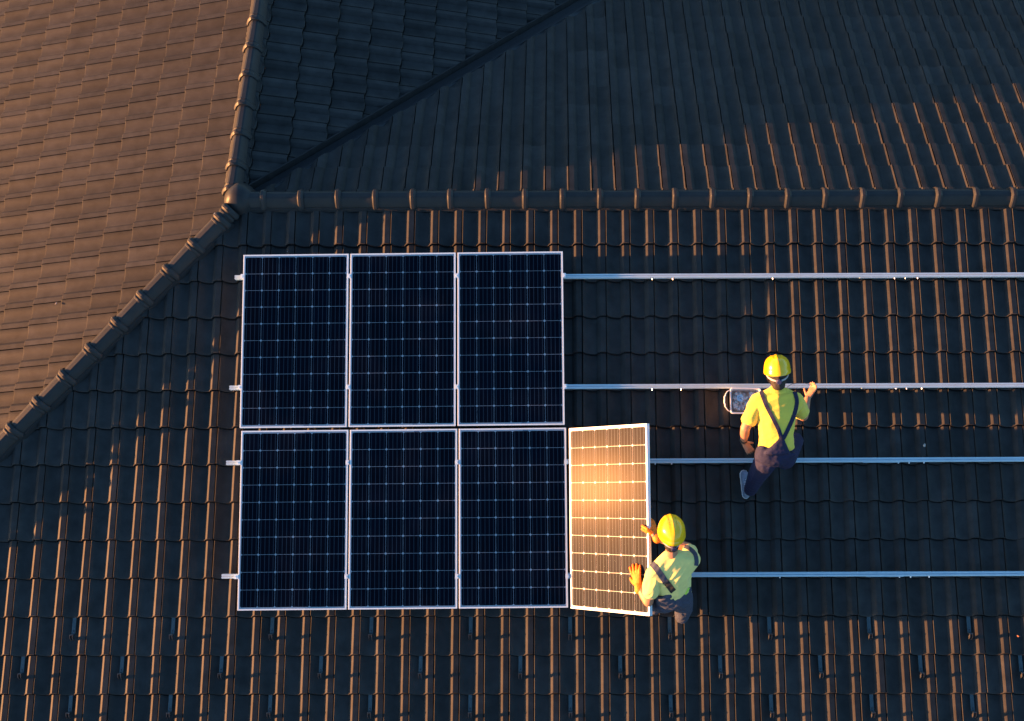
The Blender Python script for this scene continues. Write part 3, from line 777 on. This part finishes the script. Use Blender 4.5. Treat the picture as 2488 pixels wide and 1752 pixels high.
bv = bvh_of(shirtA, trA)
drape('dungaree_strap', [(1849, 951), (1862, 985), (1880, 1020), (1892, 1045), (1899, 1068)], 9.5, bv, WA, M['navy'])
drape('dungaree_strap', [(1930, 952), (1936, 975), (1930, 1005), (1918, 1035), (1903, 1066)], 9.0, bv, WA, M['navy'])
bt_ = MB_(); pb = P(1834, 1071, 0.86)
h_ = bv.ray_cast(CAM, ray(1836, 1074).normalized())
if h_[0] is not None: bt_.tube([h_[0]-h_[1]*0.002, h_[0]+h_[1]*0.006], 0.007, 8); me = bt_.mesh('button', M['steel']); me.transform(WA.matrix_world.inverted()); child('button', me, WA)
wt = MB_(); ax_ = (wL-eL).normalized(); c_ = wL-ax_*0.022; wt.tube([c_-ax_*0.009, c_+ax_*0.009], 0.0315, 14)
sid = D(-1, 0, .6).normalized(); wt.tube([c_+sid*0.026, c_+sid*0.037], 0.016, 12); me = wt.mesh('wristwatch', M['dark'], smooth=40); me.transform(WA.matrix_world.inverted()); child('wristwatch', me, WA)
shoe(WA, P(1809, 1154, 0.05), P(1813, 1202, 0.05), anL+NF*-0.02); shoe(WA, P(1914, 1060, 0.05), P(1904, 1106, 0.05), anR)
# thin wire
wm = MB_(); wm.tube([P(1912, 941, 0.55), P(1922, 934, 0.52), P(1936, 931, 0.5), P(1955, 931, 0.52), P(1968, 935, 0.55), P(1978, 938, 0.57)], 0.0022, 5)
wo = link('wire', wm.mesh('wire', M['dark'])); tag(wo, 'thin dark wire between the collar and raised hand of the bending worker', 'wire')

# ---- worker holding the tilted panel
WB = empty('person', frame(UF, VF, NF, P(1640, 1440, 0)))
tag(WB, 'worker in pale yellow shirt, slate dungarees and orange gloves holding the tilted panel', 'worker', 'roof workers')
cB = P(1631, 1301, 1.165); axB = head_axes(D(-0.10, 0.70, -0.70), D(0.0, 0.70, 0.71))
nkB = P(1632, 1347, 1.07)
sL, sR = P(1590, 1392, 0.99), P(1681, 1360, 1.01)
eL = P(1575, 1462, 0.80); wL = onpanel(1558, 1424, 0.040)
eR = P(1672, 1330, 0.76); wR = P(1597, 1309, 0.77)
chest, waist, pelv = P(1634, 1395, 0.95), P(1637, 1430, 0.83), P(1640, 1458, 0.70)
hipL, knL, anL = P(1616, 1460, 0.64), P(1592, 1464, 0.40), P(1590, 1476, 0.10)
hipR, knR, anR = P(1656, 1452, 0.64), P(1661, 1476, 0.40), P(1656, 1498, 0.12)
axT = (D(1, 0.25, 0.1).normalized(), D(-0.25, 1, 0).normalized(), NF)
B = Blob(); head(B, cB, axB, nkB)
B.hull((nkB-VF*0.03-NF*0.03, 0.045), (sL, 0.045), (sR, 0.045), (chest, (0.125, 0.08, 0.07), axT)); B.hull((chest, (0.135, 0.09, 0.09), axT), (waist, (0.12, 0.08, 0.08), axT), (pelv, (0.13, 0.09, 0.1), axT))
B.limb((sL, 0.055), (eL, 0.045), (eL.lerp(wL, .3), 0.044), (wL, 0.028)); B.limb((sR, 0.055), (eR, 0.044), (eR.lerp(wR, .3), 0.042), (wR, 0.028))
B.limb((hipL, 0.08), (knL, 0.052), (anL, 0.036)); B.limb((hipR, 0.08), (knR, 0.052), (anR, 0.036))
B.limb((wL, 0.026), (onpanel(1554, 1412, 0.028), 0.022)); B.limb((wR, 0.026), (P(1588, 1300, 0.77), 0.024))
B.build('body', WB, M['skin'], 0.006, 3)
hair(WB, cB, axB); helmet(WB, cB+axB[2]*0.005, axB)
B = Blob()
B.hull((nkB-VF*0.012-NF*0.01, (0.082, 0.050, 0.052)), (sL, 0.068), (sR, 0.068), (chest, (0.160, 0.09, 0.105), axT))
B.hull((chest, (0.160, 0.09, 0.105), axT), (waist, (0.150, 0.08, 0.10), axT)); B.hull((waist, (0.150, 0.08, 0.10), axT), (P(1638, 1446, 0.77), (0.155, 0.06, 0.10), axT))
B.limb((sL, 0.068), (sL.lerp(eL, .42), 0.073), (sL.lerp(eL, .60), 0.074)); B.limb((sR, 0.068), (sR.lerp(eR, .6), 0.067))
shirtB = B.build('shirt', WB, M['shirt_p'], 0.006, 2, 0.011, 13, D(0.6, 0.8, 0).normalized())
B = Blob()
B.hull((pelv, (0.160, 0.085, 0.125), axT), (P(1604, 1452, 0.80), (0.045, 0.022, 0.085), axT), (P(1668, 1427, 0.82), (0.035, 0.030, 0.090), axT))
B.hull((P(1637, 1436, 0.905), (0.03, 0.018, 0.02), axT), (P(1612, 1455, 0.84), (0.05, 0.02, 0.06), axT), (P(1662, 1432, 0.86), (0.04, 0.02, 0.05), axT))
B.limb((hipL, 0.105), (knL, 0.080), (anL+NF*0.03, 0.060)); B.limb((hipR, 0.100), (knR, 0.082), (anR+NF*0.02, 0.062))
trB = B.build('dungarees', WB, M['grey'], 0.007, 4, 0.007, 17)
bv = bvh_of(shirtB, trB)
drape('dungaree_strap', [(1581, 1366), (1592, 1378), (1607, 1398), (1618, 1415)], 14.5, bv, WB, M['grey'])
drape('strap_elastic', [(1616, 1411), (1625, 1422), (1636, 1437)], 14.5, bv, WB, M['black'])
drape('dungaree_strap', [(1661, 1327), (1676, 1334), (1688, 1346), (1692, 1362), (1691, 1374)], 9, bv, WB, M['grey'])
drape('lime_facing', [(1572, 1365), (1584, 1350), (1597, 1340)], 6, bv, WB, M['lime'])
drape('lime_piping', [(1665, 1444), (1670, 1436), (1674, 1428)], 3, bv, WB, M['lime'], steps=8)
B = Blob(); hand(B, wL, onpanel(1546, 1380, 0.018)-wL, r_t*-1+up_t*0.2, n_t, 0.10, 0.16, 1.18, -1 if False else 1, 1.15); B.limb((wL-(wL-onpanel(1546, 1380, .018)).normalized()*-0.03, 0.038), (wL, 0.034)); B.build('glove', WB, M['glove'], 0.0045, 3, 0.0015, 40)
B = Blob(); gw = P(1593, 1303, 0.76); hand(B, gw, P(1577, 1266, 0.70)-gw, D(-0.65, -0.35, 0.55), D(0.55, 0.3, 0.8), 0.35, 0.05, 1.22, 1, 1.2); B.limb((P(1584, 1294, 0.77), 0.019), (P(1573, 1286, 0.82), 0.015), (onpanel(1563, 1278, 0.014), 0.012)); B.limb((gw, 0.036), (P(1597, 1309, 0.77), 0.041)); B.build('glove', WB, M['glove'], 0.0045, 3, 0.0015, 40)
shoe(WB, P(1648, 1468, 0.05), P(1658, 1506, 0.05), anR); shoe(WB, P(1588, 1440, 0.05), P(1588, 1474, 0.05), anL)

# ------------------------------------------------------------------ bucket with clamps
bo = P(1804, 978, 0.0); bu = UF; bvv = VF
BK = empty('bucket', frame(UF, VF, NF, P(1804, 978, 0.02))); tag(BK, 'white rectangular plastic bucket full of metal clamps, beside the yellow-shirted worker', 'bucket')
def rrect(hx, hy, r, z, n_=6):
    out = []
    for cx, cy, a0 in ((hx-r, hy-r, 0), (-hx+r, hy-r, 90), (-hx+r, -hy+r, 180), (hx-r, -hy+r, 270)):
        for i in range(n_+1): a = R(a0+90*i/n_); out.append((cx+r*math.cos(a), cy+r*math.sin(a), z))
    return out
m = MB_(); lv = [(0.105, 0.088, 0.0), (0.135, 0.112, 0.165), (0.143, 0.120, 0.166), (0.145, 0.122, 0.172), (0.141, 0.118, 0.178), (0.134, 0.111, 0.177), (0.131, 0.108, 0.165), (0.102, 0.085, 0.006)]
rg = [rrect(a, b, 0.024, z) for a, b, z in lv]; k_ = len(rg[0]); vs = [p for r_ in rg for p in r_]; fs = []
for i in range(len(rg)-1):
    for j in range(k_): fs.append((i*k_+j, i*k_+(j+1) % k_, (i+1)*k_+(j+1) % k_, (i+1)*k_+j))
fs.append(tuple(range(k_))[::-1]); fs.append(tuple(range((len(rg)-1)*k_, len(rg)*k_)))
m.add(vs, fs); child('bucket_body', m.mesh('bucket_body', M['white'], smooth=40), BK)
m = MB_(); hp = []
for i in range(19):
    a = math.pi*i/18; hp.append((-0.138-0.062*math.sin(a)-(0.003*math.cos(i*2.6) if 5 < i < 13 else 0), 0.100*math.cos(a), 0.165+0.02*math.sin(a)))
m.tube(hp, [0.0045 if not 5 < i < 13 else 0.0065+0.0012*(i % 2) for i in range(19)], 7); child('bucket_handle', m.mesh('bucket_handle', M['white'], smooth=60), BK)
m = MB_(); rs = random.Random(4)
for i in range(150):
    x, y = rs.uniform(-0.100, 0.100), rs.uniform(-0.080, 0.080); z = 0.105+rs.uniform(0, 0.042)
    q = Matrix.Translation((x, y, z)) @ Euler((rs.uniform(-1, 1), rs.uniform(-1, 1), rs.uniform(0, 6.3))).to_matrix().to_4x4()
    L = rs.uniform(0.016, 0.034); tk = 0.003; wd_ = rs.uniform(0.010, 0.015)
    m.box((0, 0, 0), (L, wd_, tk), q); m.box((0, wd_/2, 0.006), (L, tk, 0.014), q); m.box((0, -wd_/2, 0.006), (L, tk, 0.014), q)
    if i % 4 == 0: m.tube([q @ Vector((0, 0, -0.01)), q @ Vector((0, 0, 0.02))], 0.004, 6)
co = link('clamp_pile', m.mesh('clamp_pile', mat('zinc', (0.72, 0.72, 0.72), 0.4, metal=0.1, var=0.35, scale=60))); co.matrix_world = BK.matrix_world.copy(); tag(co, 'heap of loose silver metal clamps filling the white bucket', 'clamps', kind='stuff')
m = MB_(); cp = [(-0.030, 0.018)]+[(0.034*math.cos(R(a))*0.95, 0.034*math.sin(R(a))) for a in range(100, -190, -18)]
k_ = len(cp); m.add([(x, y, 0) for x, y in cp]+[(x, y, 0.008) for x, y in cp], [tuple(range(k_)), tuple(range(k_, 2*k_))[::-1]]+[(i, (i+1) % k_, k_+(i+1) % k_, k_+i) for i in range(k_)])
tg = link('plastic_tag', m.mesh('plastic_tag', M['tag'])); tg.matrix_world = BK.matrix_world @ Matrix.Translation((-0.048, 0.028, 0.152)) @ Matrix.Rotation(R(-15), 4, 'Z') @ Matrix.Rotation(R(6), 4, 'Y')
tag(tg, 'pale blue plastic disc with dark lettering lying on the clamps in the bucket', 'tag')
fc = bpy.data.curves.new('lettering', 'FONT'); fc.body = 'CK'; fc.size = 0.030; fc.align_x = 'CENTER'; fc.align_y = 'CENTER'; fc.extrude = 0.0004; fc.materials.append(M['knob'])
to = bpy.data.objects.new('tmp', fc); TS.collection.objects.link(to); dg = ts_dg()
tm = bpy.data.meshes.new_from_object(to.evaluated_get(dg)); bpy.data.objects.remove(to); bpy.data.scenes.remove(TS)
child('lettering', tm, tg, Matrix.Translation((0.0, -0.002, 0.0088)) @ Matrix.Rotation(R(-8), 4, 'Z'))

# ------------------------------------------------------------------ small litter on the tiles
def bit(px, py, s, material, name, label, cat, h=-0.006, slope=None):
    bm = bmesh.new(); bmesh.ops.create_icosphere(bm, subdivisions=2, radius=1)
    for v in bm.verts:
        v.co = Vector((v.co.x*s[0], v.co.y*s[1], v.co.z*s[2]))*(1+0.35*noise.noise(v.co*2.1+Vector((px, py, 0))))
    me = bpy.data.meshes.new(name); bm.to_mesh(me); bm.free(); me.materials.append(material)
    o = link(name, me); d = ray(px, py); nrm = NF if slope is None else slope
    t = (h-CAM.dot(nrm))/d.dot(nrm); o.location = CAM+d*t; o.rotation_euler = (0.3, 0.1, px); tag(o, label, cat)
bit(2246, 1081, (0.012, 0.026, 0.006), M['stone'], 'mortar_crumb', 'beige crumb of mortar on the dark tiles right of the bending worker', 'crumb', -0.018)
bit(2473, 1545, (0.007, 0.014, 0.003), M['leaf'], 'dry_leaf', 'small orange leaf fragment at the right edge below the lowest rail', 'leaf', -0.022)
bit(136, 737, (0.014, 0.006, 0.004), M['stone'], 'mortar_crumb', 'pale grey chip lying on the sunlit brown tiles', 'crumb', 0.003, Vector((-sw, 0, cw)))
bit(698, 611, (0.005, 0.005, 0.004), M['stone'], 'mortar_crumb', 'tiny pale speck just above the leftmost upper panel', 'crumb', -0.02)
bit(1530, 1668, (0.006, 0.009, 0.004), M['stone'], 'mortar_crumb', 'pale speck on a tile between hooks in the bottom rows', 'crumb', -0.022)

# house walls below the eaves
hw_ = MB_(); hw_.box(((XR+XL)/2+0.3, 0.3, -4.6), (XR-XL-2.0, 8.6, 3.8)); ho_ = link('house_wall', hw_.mesh('house_wall', M['wall'])); tag(ho_, 'plain rendered house walls hidden below the roof', kind='structure')
bpy.context.view_layer.update()
